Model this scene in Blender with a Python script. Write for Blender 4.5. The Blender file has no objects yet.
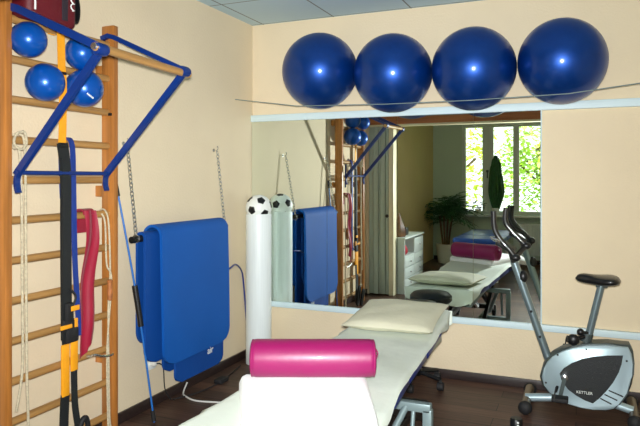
import bpy, bmesh, math, random
from mathutils import Vector, Matrix, Euler
random.seed(7)
PI = math.pi
scn = bpy.context.scene
COL = scn.collection
OFF = {}

# ------------------------------------------------------------------ materials
def lin(c):
    def f(u):
        u /= 255.0
        return u / 12.92 if u <= 0.04045 else ((u + 0.055) / 1.055) ** 2.4
    return (f(c[0]), f(c[1]), f(c[2]), 1.0)

def mat(name, rgb, rough=0.5, metal=0.0, coat=0.0, spec=0.5, var=0.0, scale=6.0, bump=0.0, bscale=80.0,
        stretch=None, sub=0.0, sheen=0.0, trans=0.0):
    m = bpy.data.materials.new(name); m.use_nodes = True
    nt = m.node_tree; b = nt.nodes['Principled BSDF']
    c = lin(rgb)
    b.inputs['Base Color'].default_value = c
    b.inputs['Roughness'].default_value = rough
    b.inputs['Metallic'].default_value = metal
    b.inputs['Coat Weight'].default_value = coat
    b.inputs['Coat Roughness'].default_value = 0.08
    b.inputs['Specular IOR Level'].default_value = spec
    b.inputs['Sheen Weight'].default_value = sheen
    b.inputs['Transmission Weight'].default_value = trans
    tc = nt.nodes.new('ShaderNodeTexCoord')
    mp = nt.nodes.new('ShaderNodeMapping')
    if stretch: mp.inputs['Scale'].default_value = stretch
    nt.links.new(tc.outputs['Object'], mp.inputs['Vector'])
    n = nt.nodes.new('ShaderNodeTexNoise'); n.inputs['Scale'].default_value = scale; n.inputs['Detail'].default_value = 5
    nt.links.new(mp.outputs['Vector'], n.inputs['Vector'])
    r = nt.nodes.new('ShaderNodeValToRGB')
    v = max(var, 0.02)
    r.color_ramp.elements[0].position = 0.3; r.color_ramp.elements[1].position = 0.7
    r.color_ramp.elements[0].color = tuple(x * (1 - v) for x in c[:3]) + (1,)
    r.color_ramp.elements[1].color = tuple(min(1, x * (1 + v)) for x in c[:3]) + (1,)
    nt.links.new(n.outputs['Fac'], r.inputs['Fac'])
    nt.links.new(r.outputs['Color'], b.inputs['Base Color'])
    if bump:
        n2 = nt.nodes.new('ShaderNodeTexNoise'); n2.inputs['Scale'].default_value = bscale
        nt.links.new(mp.outputs['Vector'], n2.inputs['Vector'])
        bp = nt.nodes.new('ShaderNodeBump'); bp.inputs['Strength'].default_value = bump
        bp.inputs['Distance'].default_value = 0.01
        nt.links.new(n2.outputs['Fac'], bp.inputs['Height'])
        nt.links.new(bp.outputs['Normal'], b.inputs['Normal'])
    return m

def mat_floor():
    m = bpy.data.materials.new('dark_wood_planks'); m.use_nodes = True
    nt = m.node_tree; b = nt.nodes['Principled BSDF']
    tc = nt.nodes.new('ShaderNodeTexCoord')
    br = nt.nodes.new('ShaderNodeTexBrick')
    br.inputs['Scale'].default_value = 1.0
    br.inputs['Brick Width'].default_value = 1.2; br.inputs['Row Height'].default_value = 0.125
    br.inputs['Mortar Size'].default_value = 0.0025; br.offset = 0.37
    br.inputs['Color1'].default_value = lin((104, 78, 66)); br.inputs['Color2'].default_value = lin((76, 58, 50))
    br.inputs['Mortar'].default_value = lin((22, 15, 13))
    nt.links.new(tc.outputs['Object'], br.inputs['Vector'])
    mp = nt.nodes.new('ShaderNodeMapping'); mp.inputs['Scale'].default_value = (1.5, 30, 1)
    nt.links.new(tc.outputs['Object'], mp.inputs['Vector'])
    n = nt.nodes.new('ShaderNodeTexNoise'); n.inputs['Scale'].default_value = 2.0; n.inputs['Detail'].default_value = 7
    nt.links.new(mp.outputs['Vector'], n.inputs['Vector'])
    r = nt.nodes.new('ShaderNodeValToRGB')
    r.color_ramp.elements[0].position = 0.3; r.color_ramp.elements[0].color = (0.45, 0.42, 0.4, 1)
    r.color_ramp.elements[1].position = 0.7; r.color_ramp.elements[1].color = (1.15, 1.1, 1.08, 1)
    nt.links.new(n.outputs['Fac'], r.inputs['Fac'])
    mx = nt.nodes.new('ShaderNodeMix'); mx.data_type = 'RGBA'; mx.blend_type = 'MULTIPLY'
    mx.inputs['Factor'].default_value = 1.0
    nt.links.new(br.outputs['Color'], mx.inputs['A']); nt.links.new(r.outputs['Color'], mx.inputs['B'])
    nt.links.new(mx.outputs['Result'], b.inputs['Base Color'])
    b.inputs['Roughness'].default_value = 0.42; b.inputs['Specular IOR Level'].default_value = 0.25
    return m

def mat_ceiling():
    m = bpy.data.materials.new('ceiling_tiles'); m.use_nodes = True
    nt = m.node_tree; b = nt.nodes['Principled BSDF']
    tc = nt.nodes.new('ShaderNodeTexCoord')
    mp = nt.nodes.new('ShaderNodeMapping'); mp.inputs['Location'].default_value = (-0.10, 0.62, 0)
    nt.links.new(tc.outputs['Object'], mp.inputs['Vector'])
    br = nt.nodes.new('ShaderNodeTexBrick'); br.offset = 0.0
    br.inputs['Scale'].default_value = 1.0; br.inputs['Brick Width'].default_value = 0.6
    br.inputs['Row Height'].default_value = 0.6; br.inputs['Mortar Size'].default_value = 0.006
    br.inputs['Color1'].default_value = lin((192, 215, 225)); br.inputs['Color2'].default_value = lin((186, 210, 220))
    br.inputs['Mortar'].default_value = lin((120, 128, 128))
    nt.links.new(mp.outputs['Vector'], br.inputs['Vector'])
    nt.links.new(br.outputs['Color'], b.inputs['Base Color'])
    b.inputs['Roughness'].default_value = 0.9
    return m

def mat_wood(name, rgb, axis='z', rough=0.4):
    m = mat(name, rgb, rough, var=0.28, scale=3.0, stretch={'z': (14, 14, 0.7), 'y': (14, 0.7, 14), 'x': (0.7, 14, 14)}[axis],
            bump=0.08, bscale=12, coat=0.15)
    return m

M = {}
M['wall'] = mat('cream_wall_paint', (226, 209, 178), 0.85, var=0.03, scale=2.0, bump=0.16, bscale=70)
M['wall_rear'] = mat('ochre_wall_paint', (214, 194, 138), 0.85, var=0.03, scale=2.0, bump=0.2, bscale=70)
M['wall_green'] = mat('pale_green_wall_paint', (190, 208, 192), 0.85, var=0.02, scale=2.0, bump=0.2, bscale=70)
M['floor'] = mat_floor(); M['ceiling'] = mat_ceiling()
M['basebd'] = mat_wood('dark_baseboard_wood', (46, 34, 32), 'x', 0.4)
M['pine'] = mat_wood('oiled_pine', (172, 110, 50), 'z', 0.38)
M['pine_rung'] = mat_wood('rung_wood', (168, 126, 72), 'y', 0.4)
M['beam'] = mat_wood('brown_beam_wood', (170, 104, 56), 'x', 0.5)
M['ballblue'] = mat('metallic_blue_vinyl', (0, 60, 140), 0.42, metal=0.65, coat=0.45, spec=0.5, var=0.06, scale=30)
M['ballblue'].node_tree.nodes['Principled BSDF'].inputs['Coat Roughness'].default_value = 0.15
M['smallblue'] = mat('glossy_blue_vinyl', (0, 84, 178), 0.3, metal=0.3, coat=0.5, var=0.04)
M['bluesteel'] = mat('blue_painted_steel', (8, 46, 116), 0.35, coat=0.2, var=0.05)
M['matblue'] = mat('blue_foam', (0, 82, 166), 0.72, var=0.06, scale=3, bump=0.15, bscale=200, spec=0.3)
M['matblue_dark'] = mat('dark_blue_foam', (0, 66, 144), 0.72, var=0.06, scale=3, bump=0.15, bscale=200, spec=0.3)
M['navy'] = mat('navy_vinyl', (24, 44, 120), 0.4, var=0.06)
M['couchblue'] = mat('bright_blue_vinyl', (36, 84, 176), 0.35, var=0.05)
M['chrome'] = mat('zinc_plated_steel', (226, 230, 230), 0.22, metal=0.95, var=0.05)
M['alu'] = mat('brushed_aluminium', (206, 226, 232), 0.5, metal=0.0, var=0.04, stretch=(1, 40, 40))
M['steelgrey'] = mat('grey_painted_steel', (128, 146, 148), 0.4, metal=0.3, var=0.06)
M['silver'] = mat('silver_plastic', (176, 198, 206), 0.32, metal=0.45, coat=0.3, var=0.04)
M['postgrey'] = mat('grey_metallic_tube', (128, 146, 152), 0.3, metal=0.6, coat=0.3, var=0.04)
M['gunmetal'] = mat('gunmetal_plastic', (74, 84, 84), 0.4, metal=0.3, var=0.05)
M['darkpanel'] = mat('dark_textured_plastic', (14, 20, 23), 0.45, var=0.15, scale=60, bump=0.2, bscale=150)
M['black'] = mat('black_plastic', (18, 20, 22), 0.4, var=0.1)
M['rubber'] = mat('black_rubber', (24, 24, 26), 0.7, var=0.1, bump=0.1)
M['foamgrip'] = mat('black_foam_grip', (14, 15, 17), 0.4, coat=0.4, var=0.1, bump=0.15, bscale=220)
M['bronze'] = mat('bronze_grey_tube', (104, 92, 76), 0.4, metal=0.4, var=0.05)
M['yellow'] = mat('yellow_webbing', (250, 166, 22), 0.6, var=0.08, scale=20, bump=0.2, bscale=300)
M['blackweb'] = mat('black_webbing', (22, 26, 28), 0.7, var=0.1, scale=20, bump=0.2, bscale=300)
M['crimson'] = mat('crimson_latex', (152, 22, 52), 0.4, var=0.1, scale=8, sheen=0.1)
M['blueband'] = mat('blue_latex', (22, 56, 140), 0.4, var=0.1, scale=8)
M['rodblue'] = mat('blue_fibreglass', (30, 104, 184), 0.35, var=0.04)
M['rope'] = mat('cotton_rope', (196, 184, 156), 0.85, var=0.2, scale=90, bump=0.5, bscale=160)
M['bagred'] = mat('maroon_nylon', (92, 10, 24), 0.55, var=0.15, scale=10, bump=0.15, bscale=250)
M['bagdark'] = mat('charcoal_nylon', (44, 34, 44), 0.6, var=0.1)
M['white'] = mat('white_plastic', (232, 236, 232), 0.4, var=0.02)
M['lacquer'] = mat('white_lacquer', (214, 224, 220), 0.45, var=0.02)
M['towel'] = mat('white_terry', (246, 248, 250), 0.9, var=0.02, scale=20, bump=0.35, bscale=240, sheen=0.3)
M['sheet'] = mat('ivory_sheet', (216, 224, 214), 0.85, var=0.03, scale=5, bump=0.25, bscale=18)
M['pillow'] = mat('cream_linen', (210, 208, 184), 0.85, var=0.03, scale=6, bump=0.35, bscale=22)
M['magenta'] = mat('magenta_vinyl', (134, 16, 82), 0.42, coat=0.1, var=0.05, bump=0.05, bscale=30)
M['tube'] = mat('frosted_white_tube', (232, 240, 240), 0.35, var=0.04, stretch=(30, 30, 0.5), coat=0.2)
M['cord'] = mat('white_cable', (206, 206, 200), 0.5, var=0.03)
M['doorgreen'] = mat('pale_grey_green_laminate', (176, 190, 178), 0.5, var=0.03)
M['jamb'] = mat('cream_gloss_paint', (232, 224, 190), 0.45, var=0.02)
M['frame'] = mat('pale_window_paint', (206, 216, 208), 0.45, var=0.02)
M['leafdark'] = mat('palm_green', (54, 108, 58), 0.5, var=0.25, scale=9)
M['cactus'] = mat('cactus_green', (36, 84, 40), 0.6, var=0.2, scale=30, bump=0.4, bscale=90)
M['bark'] = mat('brown_bark', (92, 70, 46), 0.9, var=0.3, scale=20, bump=0.5, bscale=40)
M['soil'] = mat('dark_soil', (48, 36, 28), 0.95, var=0.3, scale=40, bump=0.5, bscale=60)
M['cer'] = mat('cream_ceramic', (206, 206, 188), 0.35, var=0.03)
M['bronzevase'] = mat('brown_glazed_ceramic', (104, 66, 34), 0.25, coat=0.5, var=0.3, scale=12)
M['redcloth'] = mat('red_cloth', (176, 24, 44), 0.8, var=0.1, bump=0.2)
M['redbit'] = mat('red_print', (196, 30, 34), 0.5)
M['lawn'] = mat('lawn_green', (150, 180, 70), 0.9, var=0.3, scale=3)
M['leafs'] = [mat('sunny_leaf', c, 0.6, var=0.25, scale=4) for c in
              ((214, 226, 84), (176, 206, 92), (228, 222, 120), (150, 190, 84), (196, 216, 110))]
gl = bpy.data.materials.new('clear_glass'); gl.use_nodes = True
nt = gl.node_tree; nt.nodes.remove(nt.nodes['Principled BSDF'])
tr = nt.nodes.new('ShaderNodeBsdfTransparent'); gs = nt.nodes.new('ShaderNodeBsdfGlossy'); gs.inputs['Roughness'].default_value = 0.02
mxs = nt.nodes.new('ShaderNodeMixShader'); fr = nt.nodes.new('ShaderNodeFresnel'); fr.inputs['IOR'].default_value = 1.45
nt.links.new(fr.outputs[0], mxs.inputs[0]); nt.links.new(tr.outputs[0], mxs.inputs[1]); nt.links.new(gs.outputs[0], mxs.inputs[2])
nt.links.new(mxs.outputs[0], nt.nodes['Material Output'].inputs['Surface'])
M['glass'] = gl
mi = bpy.data.materials.new('mirror_silvering'); mi.use_nodes = True
nt = mi.node_tree; nt.nodes.remove(nt.nodes['Principled BSDF'])
g = nt.nodes.new('ShaderNodeBsdfGlossy'); g.inputs['Roughness'].default_value = 0.0
ns = nt.nodes.new('ShaderNodeTexNoise'); ns.inputs['Scale'].default_value = 1.5
rp = nt.nodes.new('ShaderNodeValToRGB')
rp.color_ramp.elements[0].color = (0.82, 0.90, 0.85, 1); rp.color_ramp.elements[1].color = (0.84, 0.91, 0.87, 1)
nt.links.new(ns.outputs['Fac'], rp.inputs['Fac']); nt.links.new(rp.outputs['Color'], g.inputs['Color'])
nt.links.new(g.outputs[0], nt.nodes['Material Output'].inputs['Surface'])
M['mirror'] = mi

# ------------------------------------------------------------------ mesh helpers
def B(): return bmesh.new()

def box(bm, lo, hi, bev=0.0, rot=None, seg=2):
    lo = Vector(lo); hi = Vector(hi); c = (lo + hi) / 2; s = hi - lo
    mtx = Matrix.Translation(c) @ (rot.to_4x4() if rot else Matrix()) @ Matrix.Diagonal((s.x, s.y, s.z, 1))
    r = bmesh.ops.create_cube(bm, size=1.0, matrix=mtx)
    if bev > 0:
        es = list({e for v in r['verts'] for e in v.link_edges})
        bmesh.ops.bevel(bm, geom=es, offset=bev, segments=seg, profile=0.5, affect='EDGES')

def smooth_path(pts, n=8):
    pts = [Vector(p) for p in pts]
    out = []
    for i in range(len(pts) - 1):
        p0 = pts[max(0, i - 1)]; p1 = pts[i]; p2 = pts[i + 1]; p3 = pts[min(len(pts) - 1, i + 2)]
        for k in range(n):
            t = k / n
            out.append(0.5 * ((2 * p1) + (-p0 + p2) * t + (2 * p0 - 5 * p1 + 4 * p2 - p3) * t * t + (-p0 + 3 * p1 - 3 * p2 + p3) * t ** 3))
    out.append(pts[-1])
    return out

def tube(bm, pts, r, n=10, closed=False, flat=None, up=None):
    """round (or flattened: flat=(half width, half thickness)) sweep along pts"""
    pts = [Vector(p) for p in pts]; N = len(pts)
    rings = []; nrm = None
    for i, p in enumerate(pts):
        a = pts[(i - 1) % N] if (closed or i > 0) else p
        b = pts[(i + 1) % N] if (closed or i < N - 1) else p
        t = (b - a).normalized()
        if nrm is None:
            ref = Vector(up) if up else (Vector((0, 0, 1)) if abs(t.z) < 0.9 else Vector((1, 0, 0)))
            nrm = (ref - t * ref.dot(t)).normalized()
        else:
            nrm = (nrm - t * nrm.dot(t)).normalized()
        bi = t.cross(nrm)
        rr = r[i] if isinstance(r, (list, tuple)) else r
        ring = []
        if flat:
            w, h = flat
            for (u, v) in ((w, h), (-w, h), (-w, -h), (w, -h)):
                ring.append(bm.verts.new(p + bi * u + nrm * v))
        else:
            for k in range(n):
                an = 2 * PI * k / n
                ring.append(bm.verts.new(p + (nrm * math.cos(an) + bi * math.sin(an)) * rr))
        rings.append(ring)
    m = len(rings[0])
    for i in range(N if closed else N - 1):
        A = rings[i]; C2 = rings[(i + 1) % N]
        for k in range(m):
            bm.faces.new((A[k], A[(k + 1) % m], C2[(k + 1) % m], C2[k]))
    if not closed:
        bm.faces.new(list(reversed(rings[0]))); bm.faces.new(rings[-1])

def sphere(bm, c, r, u=32, v=20, sc=(1, 1, 1), rot=None):
    mtx = Matrix.Translation(Vector(c)) @ (rot.to_4x4() if rot else Matrix()) @ Matrix.Diagonal((sc[0], sc[1], sc[2], 1))
    bmesh.ops.create_uvsphere(bm, u_segments=u, v_segments=v, radius=r, matrix=mtx)

def lathe(bm, prof, c, n=28, axis='z', closed=True):
    c = Vector(c); rings = []
    for (r, h) in prof:
        ring = []
        for k in range(n):
            a = 2 * PI * k / n
            x, y = r * math.cos(a), r * math.sin(a)
            d = {'z': (x, y, h), 'y': (x, h, y), 'x': (h, x, y)}[axis]
            ring.append(bm.verts.new(c + Vector(d)))
        rings.append(ring)
    for i in range(len(rings) - 1):
        for k in range(n):
            bm.faces.new((rings[i][k], rings[i][(k + 1) % n], rings[i + 1][(k + 1) % n], rings[i + 1][k]))
    if closed:
        bm.faces.new(list(reversed(rings[0]))); bm.faces.new(rings[-1])

def prism(bm, poly, y0, y1, bev=0.0, seg=2):
    """polygon in (x,z) extruded along y"""
    a = [bm.verts.new((p[0], y0, p[1])) for p in poly]
    b = [bm.verts.new((p[0], y1, p[1])) for p in poly]
    n = len(poly)
    f0 = bm.faces.new(a); f1 = bm.faces.new(list(reversed(b)))
    for i in range(n):
        bm.faces.new((a[i], b[i], b[(i + 1) % n], a[(i + 1) % n]))
    if bev:
        es = list(f0.edges) + list(f1.edges)
        bmesh.ops.bevel(bm, geom=es, offset=bev, segments=seg, profile=0.5, affect='EDGES')

def slab(bm, fn, nu, nv, th):
    """two-sided sheet: fn(u,v) -> (point, normal); thickness th below the surface"""
    top = []; bot = []
    for i in range(nu + 1):
        tr_, br_ = [], []
        for j in range(nv + 1):
            p, n = fn(i / nu, j / nv)
            p = Vector(p); n = Vector(n)
            tr_.append(bm.verts.new(p)); br_.append(bm.verts.new(p - n * th))
        top.append(tr_); bot.append(br_)
    for i in range(nu):
        for j in range(nv):
            bm.faces.new((top[i][j], top[i + 1][j], top[i + 1][j + 1], top[i][j + 1]))
            bm.faces.new((bot[i][j], bot[i][j + 1], bot[i + 1][j + 1], bot[i + 1][j]))
    for i in range(nu):
        bm.faces.new((top[i][0], bot[i][0], bot[i + 1][0], top[i + 1][0]))
        bm.faces.new((top[i][nv], top[i + 1][nv], bot[i + 1][nv], bot[i][nv]))
    for j in range(nv):
        bm.faces.new((top[0][j], top[0][j + 1], bot[0][j + 1], bot[0][j]))
        bm.faces.new((top[nu][j], bot[nu][j], bot[nu][j + 1], top[nu][j + 1]))

def obj(name, bm, m, parent=None, base=None, angle=40):
    bmesh.ops.recalc_face_normals(bm, faces=bm.faces)
    off = OFF[parent.name] if parent else Vector(base) if base else Vector((0, 0, 0))
    bmesh.ops.translate(bm, verts=bm.verts, vec=-off)
    me = bpy.data.meshes.new(name); bm.to_mesh(me); bm.free()
    for p in me.polygons: p.use_smooth = True
    me.set_sharp_from_angle(angle=math.radians(angle))
    ms = m if isinstance(m, (list, tuple)) else [m]
    for x in ms: me.materials.append(x)
    o = bpy.data.objects.new(name, me); COL.objects.link(o)
    if parent: o.parent = parent
    else: o.location = off
    OFF[o.name] = off
    return o

def tag(o, label, cat, group=None):
    o['label'] = label; o['category'] = cat
    if group: o['group'] = group
    return o

def thing(name, label, cat, loc, group=None):
    o = bpy.data.objects.new(name, None); COL.objects.link(o)
    o.location = loc; o.empty_display_size = 0.1
    OFF[o.name] = Vector(loc)
    return tag(o, label, cat, group)

def struct(name, bm, m, parent=None, angle=40):
    o = obj(name, bm, m, parent, angle=angle)
    if not parent: o['kind'] = 'structure'
    return o

def letters(name, txt, size, mtx, m, parent, ext=0.0008):
    cu = bpy.data.curves.new(name, 'FONT'); cu.body = txt; cu.size = size; cu.extrude = ext
    cu.align_x = 'CENTER'; cu.align_y = 'CENTER'
    t = bpy.data.objects.new(name + '_tmp', cu); COL.objects.link(t)
    bpy.context.view_layer.update()
    me = bpy.data.meshes.new_from_object(t)
    bpy.data.objects.remove(t); bpy.data.curves.remove(cu)
    me.transform(mtx)
    bm = B(); bm.from_mesh(me); bpy.data.meshes.remove(me)
    return obj(name, bm, m, parent)

# ------------------------------------------------------------------ room
H = 2.62; XR = 3.75; YO = -2.83; YF = -6.40; WT = 0.15
b = B(); box(b, (-WT, YF - WT, -0.1), (XR + WT, WT, 0)); struct('floor', b, M['floor'])
b = B(); box(b, (-WT, YF - WT, H), (XR + WT, WT, H + 0.1)); struct('ceiling', b, M['ceiling'])
b = B(); box(b, (-WT, 0, 0), (XR + WT, WT, H)); struct('wall_back', b, M['wall'])
b = B(); box(b, (-WT, YO, 0), (0, 0, H)); struct('wall_left', b, M['wall'])
b = B(); box(b, (-WT, YF, 0), (0, YO, H)); struct('wall_left_annex', b, M['wall_rear'])
b = B(); box(b, (XR, YF, 0), (XR + WT, 0, H)); struct('wall_right', b, M['wall'])
# partition with the wide opening
b = B(); box(b, (0, YO - 0.12, 2.20), (XR, YO, H)); box(b, (0, YO - 0.12, 0), (0.03, YO, 2.20)); struct('wall_partition', b, M['wall'])
b = B(); box(b, (0.03, YO - 0.11, 2.042), (XR, YO + 0.012, 2.20), 0.004); struct('trim_1', b, M['beam'])
b = B(); box(b, (0.03, YO - 0.11, 2.022), (XR, YO + 0.016, 2.042), 0.003); struct('trim_2', b, M['jamb'])
# folded concertina door stacked at the left of the opening
d1 = bpy.data.objects.new('door_1', None); COL.objects.link(d1); d1.location = (0.15, YO, 0); d1['kind'] = 'structure'; OFF['door_1'] = Vector((0.15, YO, 0))
d1['label'] = 'pale grey green folding door stacked at the left of the wide opening'
xs = [0.035, 0.095, 0.16, 0.185, 0.245, 0.285]
for i in range(5):
    b = B(); box(b, (xs[i], YO - 0.09, 0.012), (xs[i + 1] - 0.004, YO - 0.005 + 0.012 * (i % 2), 2.018), 0.004); obj('door_panel', b, M['doorgreen'], d1)
b = B(); lathe(b, [(0.004, -0.02), (0.016, -0.018), (0.02, 0.0), (0.016, 0.02), (0.004, 0.024)], (0.268, YO + 0.02, 0.95), 16, 'y'); obj('door_handle', b, M['black'], d1)
b = B(); box(b, (0.287, YO - 0.12, 0), (0.345, YO + 0.012, 2.022), 0.004); struct('trim_3', b, M['jamb'])
# far wall of the annex with its window
WX0, WX1, WZ0, WZ1 = 0.50, 2.96, 0.79, 2.32
b = B()
box(b, (-WT, YF - WT, 0), (WX0, YF, H)); box(b, (WX1, YF - WT, 0), (XR + WT, YF, H))
box(b, (WX0, YF - WT, 0), (WX1, YF, WZ0)); box(b, (WX0, YF - WT, WZ1), (WX1, YF, H))
struct('wall_far', b, M['wall_green'])
win = bpy.data.objects.new('window_1', None); COL.objects.link(win); win.location = (1.7, YF, WZ0); win['kind'] = 'structure'; OFF['window_1'] = Vector((1.7, YF, WZ0))
win['label'] = 'wide white framed window of narrow casements in the far room'
panes = [(0.555, 0.835), (1.015, 1.335), (1.43, 1.76), (1.86, 2.19), (2.37, 2.69)]
b = B(); y0, y1 = YF - 0.10, YF - 0.02
box(b, (WX0, y0, WZ0), (WX1, y1, 0.85), 0.006); box(b, (WX0, y0, 2.26), (WX1, y1, WZ1), 0.006)
edges = [WX0] + [v for p in panes for v in p] + [WX1]
for i in range(0, len(edges), 2):
    box(b, (edges[i], y0, 0.85), (edges[i + 1], y1, 2.26), 0.006)
    if edges[i + 1] - edges[i] > 0.12:
        xm = (edges[i] + edges[i + 1]) / 2
        box(b, (xm - 0.03, y0, 0.83), (xm + 0.03, YF - 0.005, 2.28), 0.006)
obj('window_frame', b, M['frame'], win)
b = B(); box(b, (WX0 - 0.04, YF - 0.02, WZ0 - 0.035), (WX1 + 0.04, YF + 0.14, WZ0), 0.006); obj('window_sill', b, M['lacquer'], win)
for (a, c) in panes:
    b = B(); box(b, (a, YF - 0.065, 0.85), (c, YF - 0.057, 2.26)); obj('pane', b, M['glass'], win)
b = B(); box(b, (0.906, YF - 0.02, 1.5), (0.944, YF + 0.03, 1.54), 0.004); box(b, (0.915, YF + 0.018, 1.40), (0.935, YF + 0.03, 1.53), 0.004); obj('window_handle', b, M['gunmetal'], win)
# baseboards
for nm, lo, hi in (('baseboard_left', (0, YO, 0), (0.016, 0, 0.062)), ('baseboard_back', (0.016, -0.016, 0), (XR, 0, 0.062)),
                   ('baseboard_right', (XR - 0.016, YO, 0), (XR, -0.016, 0.062)), ('baseboard_far', (0.016, YF, 0), (XR, YF + 0.016, 0.062))):
    b = B(); box(b, lo, hi, 0.003); struct(nm, b, M['basebd'])

# ------------------------------------------------------------------ wall mirror
mr = thing('wall_mirror', 'wide wall mirror between two pale metal rails, reflecting the room', 'mirror', (1.09, 0, 0.44))
px = [0.004, 0.655, 1.205, 1.742, 2.18]
for i in range(4):
    b = B(); box(b, (px[i], -0.022, 0.425), (px[i + 1] - 0.002, -0.001, 1.86)); obj('mirror_panel', b, M['mirror'], mr)
b = B(); box(b, (0.0, -0.034, 1.848), (XR - 0.002, 0, 1.90), 0.004)
for k in range(13): lathe(b, [(0.004, -0.0355), (0.004, -0.033)], (0.16 + 0.29 * k, 0, 1.874), 8, 'y')
obj('top_rail', b, M['alu'], mr)
b = B(); box(b, (0.0, -0.036, 0.395), (XR - 0.002, 0, 0.438), 0.004); obj('bottom_rail', b, M['alu'], mr)
b = B(); box(b, (2.178, -0.026, 0.43), (2.186, 0, 1.86), 0.002); obj('edge_trim', b, M['alu'], mr)

# ------------------------------------------------------------------ exercise balls over the mirror
R = 0.265
balls = [(0.703, 2.166, 0.270, 'leftmost of four big blue exercise balls above the mirror, nearest the corner'),
         (1.243, 2.116, 0.267, 'big blue exercise ball second from the corner, above the mirror'),
         (1.785, 2.108, 0.268, 'big blue exercise ball third from the corner, above the mirror'),
         (2.318, 2.118, 0.262, 'rightmost of four big blue exercise balls, above the mirror edge and the bike')]
for x, z, r, lab in balls:
    b = B(); sphere(b, (x, -r - 0.004, z), r, 64, 40, rot=Euler((PI / 2 + 0.2, 0.3 * x, x)).to_matrix())
    o = obj('exercise_ball', b, M['ballblue'], None, (x, -r - 0.004, z - r), 60)
    tag(o, lab, 'exercise ball', 'big blue exercise balls')
b = B()
wp = [(0.0, -0.27, 2.0)] + [(0.6, -0.43, 1.905), (1.25, -0.43, 1.888), (1.79, -0.43, 1.886), (2.36, -0.43, 1.897), (2.79, -0.37, 1.950), (XR, -0.30, 2.055)]
tube(b, wp, 0.003, 8)
o = obj('retaining_cord', b, M['steelgrey'], None, (1.8, -0.4, 1.9)); tag(o, 'thin grey cord strung across the wall in front of the big blue balls', 'cord')

# ------------------------------------------------------------------ wall bars
YN, YFAR = -2.390, -1.716
wb = thing('wall_bars', 'pine wall bars with round rungs on the left wall', 'wall bars', (0.08, -2.07, 0))
for y, zt in ((YN, 2.30), (YFAR, 2.222)):
    b = B(); box(b, (0.045, y - 0.019, 0.005 if y == YN else 0.02), (0.128, y + 0.019, zt), 0.006)
    p = obj('post', b, M['pine'], wb)
    for z in (0.4, 1.3, 1.95):
        b = B(); box(b, (0.001, y - 0.018, z), (0.046, y + 0.018, z + 0.06), 0.003); obj('wall_bracket', b, M['pine'], wb)
def rz(k): return 1.392 + 0.1812 * (5 - k)
for k in range(1, 13):
    b = B(); tube(b, [(0.085, YN + 0.018, rz(k)), (0.085, YFAR - 0.018, rz(k))], 0.0185, 16)
    obj('rung', b, M['pine_rung'], wb)
b = B(); box(b, (0.10, YFAR - 0.03, 1.735), (0.118, YFAR - 0.0185, 1.75), 0.002); obj('latch', b, M['black'], wb)

# ------------------------------------------------------------------ pull-up attachment
pu = thing('pull_up_frame', 'blue steel pull up frame with wooden grip hooked on the wall bars', 'pull up bar', (0.14, -2.07, 1.4))
GX, GZ = 0.588, 1.934
ya, yb = -2.330, -1.745
b = B(); tube(b, [(GX, ya - 0.03, GZ + 0.012), (GX, yb + 0.04, GZ - 0.004)], 0.019, 16); obj('grip_bar', b, M['pine_rung'], pu)
for y in (ya, yb):
    zt = 2.145; dy_ = 0.02 if y == yb else 0.042
    b = B(); tube(b, [(0.075, y - dy_, zt), (0.12, y - dy_, zt + 0.012), (0.16, y - dy_ * 0.9, zt), (GX, y, GZ + 0.014)], 0.0, up=(0, 1, 0), flat=(0.017 if y == ya else 0.012, 0.011))
    obj('arm', b, M['bluesteel'], pu)
    yk = y - (0.022 if y == ya else 0.055)
    b = B(); tube(b, [(0.130, yk, 1.415), (GX, y, GZ)], 0.0, up=(0, 1, 0), flat=(0.016, 0.010)); obj('brace', b, M['bluesteel'], pu)
    b = B(); tube(b, smooth_path([(0.152, yk, 1.43), (0.140, yk, 1.418), (0.132, yk, 1.392), (0.134, yk, 1.36), (0.142, yk, 1.335)], 6), 0.0, up=(0, 1, 0), flat=(0.006, 0.014)); obj('hook', b, M['bluesteel'], pu)
    b = B(); lathe(b, [(0.024, -0.03), (0.027, -0.02), (0.027, 0.02), (0.024, 0.03)], (GX, y, GZ + 0.005), 20, 'y'); obj('sleeve', b, M['bluesteel'], pu)
b = B(); tube(b, [(0.14, ya - 0.022, 1.425), (0.14, yb - 0.055, 1.425)], 0.010, 12); obj('cross_bar', b, M['bluesteel'], pu)
b = B(); lathe(b, [(0.004, -0.012), (0.014, -0.012), (0.014, 0.0)], (GX, ya - 0.031, GZ + 0.012), 16, 'y'); obj('end_cap', b, M['chrome'], pu)

# ------------------------------------------------------------------ small balls wedged in the wall bars
sb = [(-2.300, 2.026, 0.080, 'small blue ball in the wall bars, upper one beside the near post'),
      (-1.975, 2.024, 0.085, 'small blue ball in the wall bars, upper one behind the yellow strap and blue brace'),
      (-2.206, 1.846, 0.088, 'small blue ball in the wall bars, lower one left of the yellow strap'),
      (-1.962, 1.850, 0.094, 'small blue ball in the wall bars, lower one toward the far post with white print')]
for i, (y, zc_, r, lab) in enumerate(sb):
    c = Vector((0.143, y, zc_))
    b = B(); sphere(b, c, r, 40, 26, rot=Euler((0.4, 1.2, i)).to_matrix())
    o = obj('gym_ball', b, M['smallblue'], None, c - Vector((0, 0, r)), 60)
    tag(o, lab, 'ball', 'small blue balls in the wall bars')
    if i == 3:
        b = B()
        for j in range(6):
            d = Vector((0.75, -0.55 + 0.07 * j, -0.42 - 0.03 * j)).normalized(); e = (d + Vector((0, 0.02, 0.09))).normalized()
            tube(b, [c + d * (r + 0.0005), c + (d + e).normalized() * (r + 0.001), c + e * (r + 0.0005)], 0.0028, 6)
        obj('white_print', b, M['white'], o)

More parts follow.
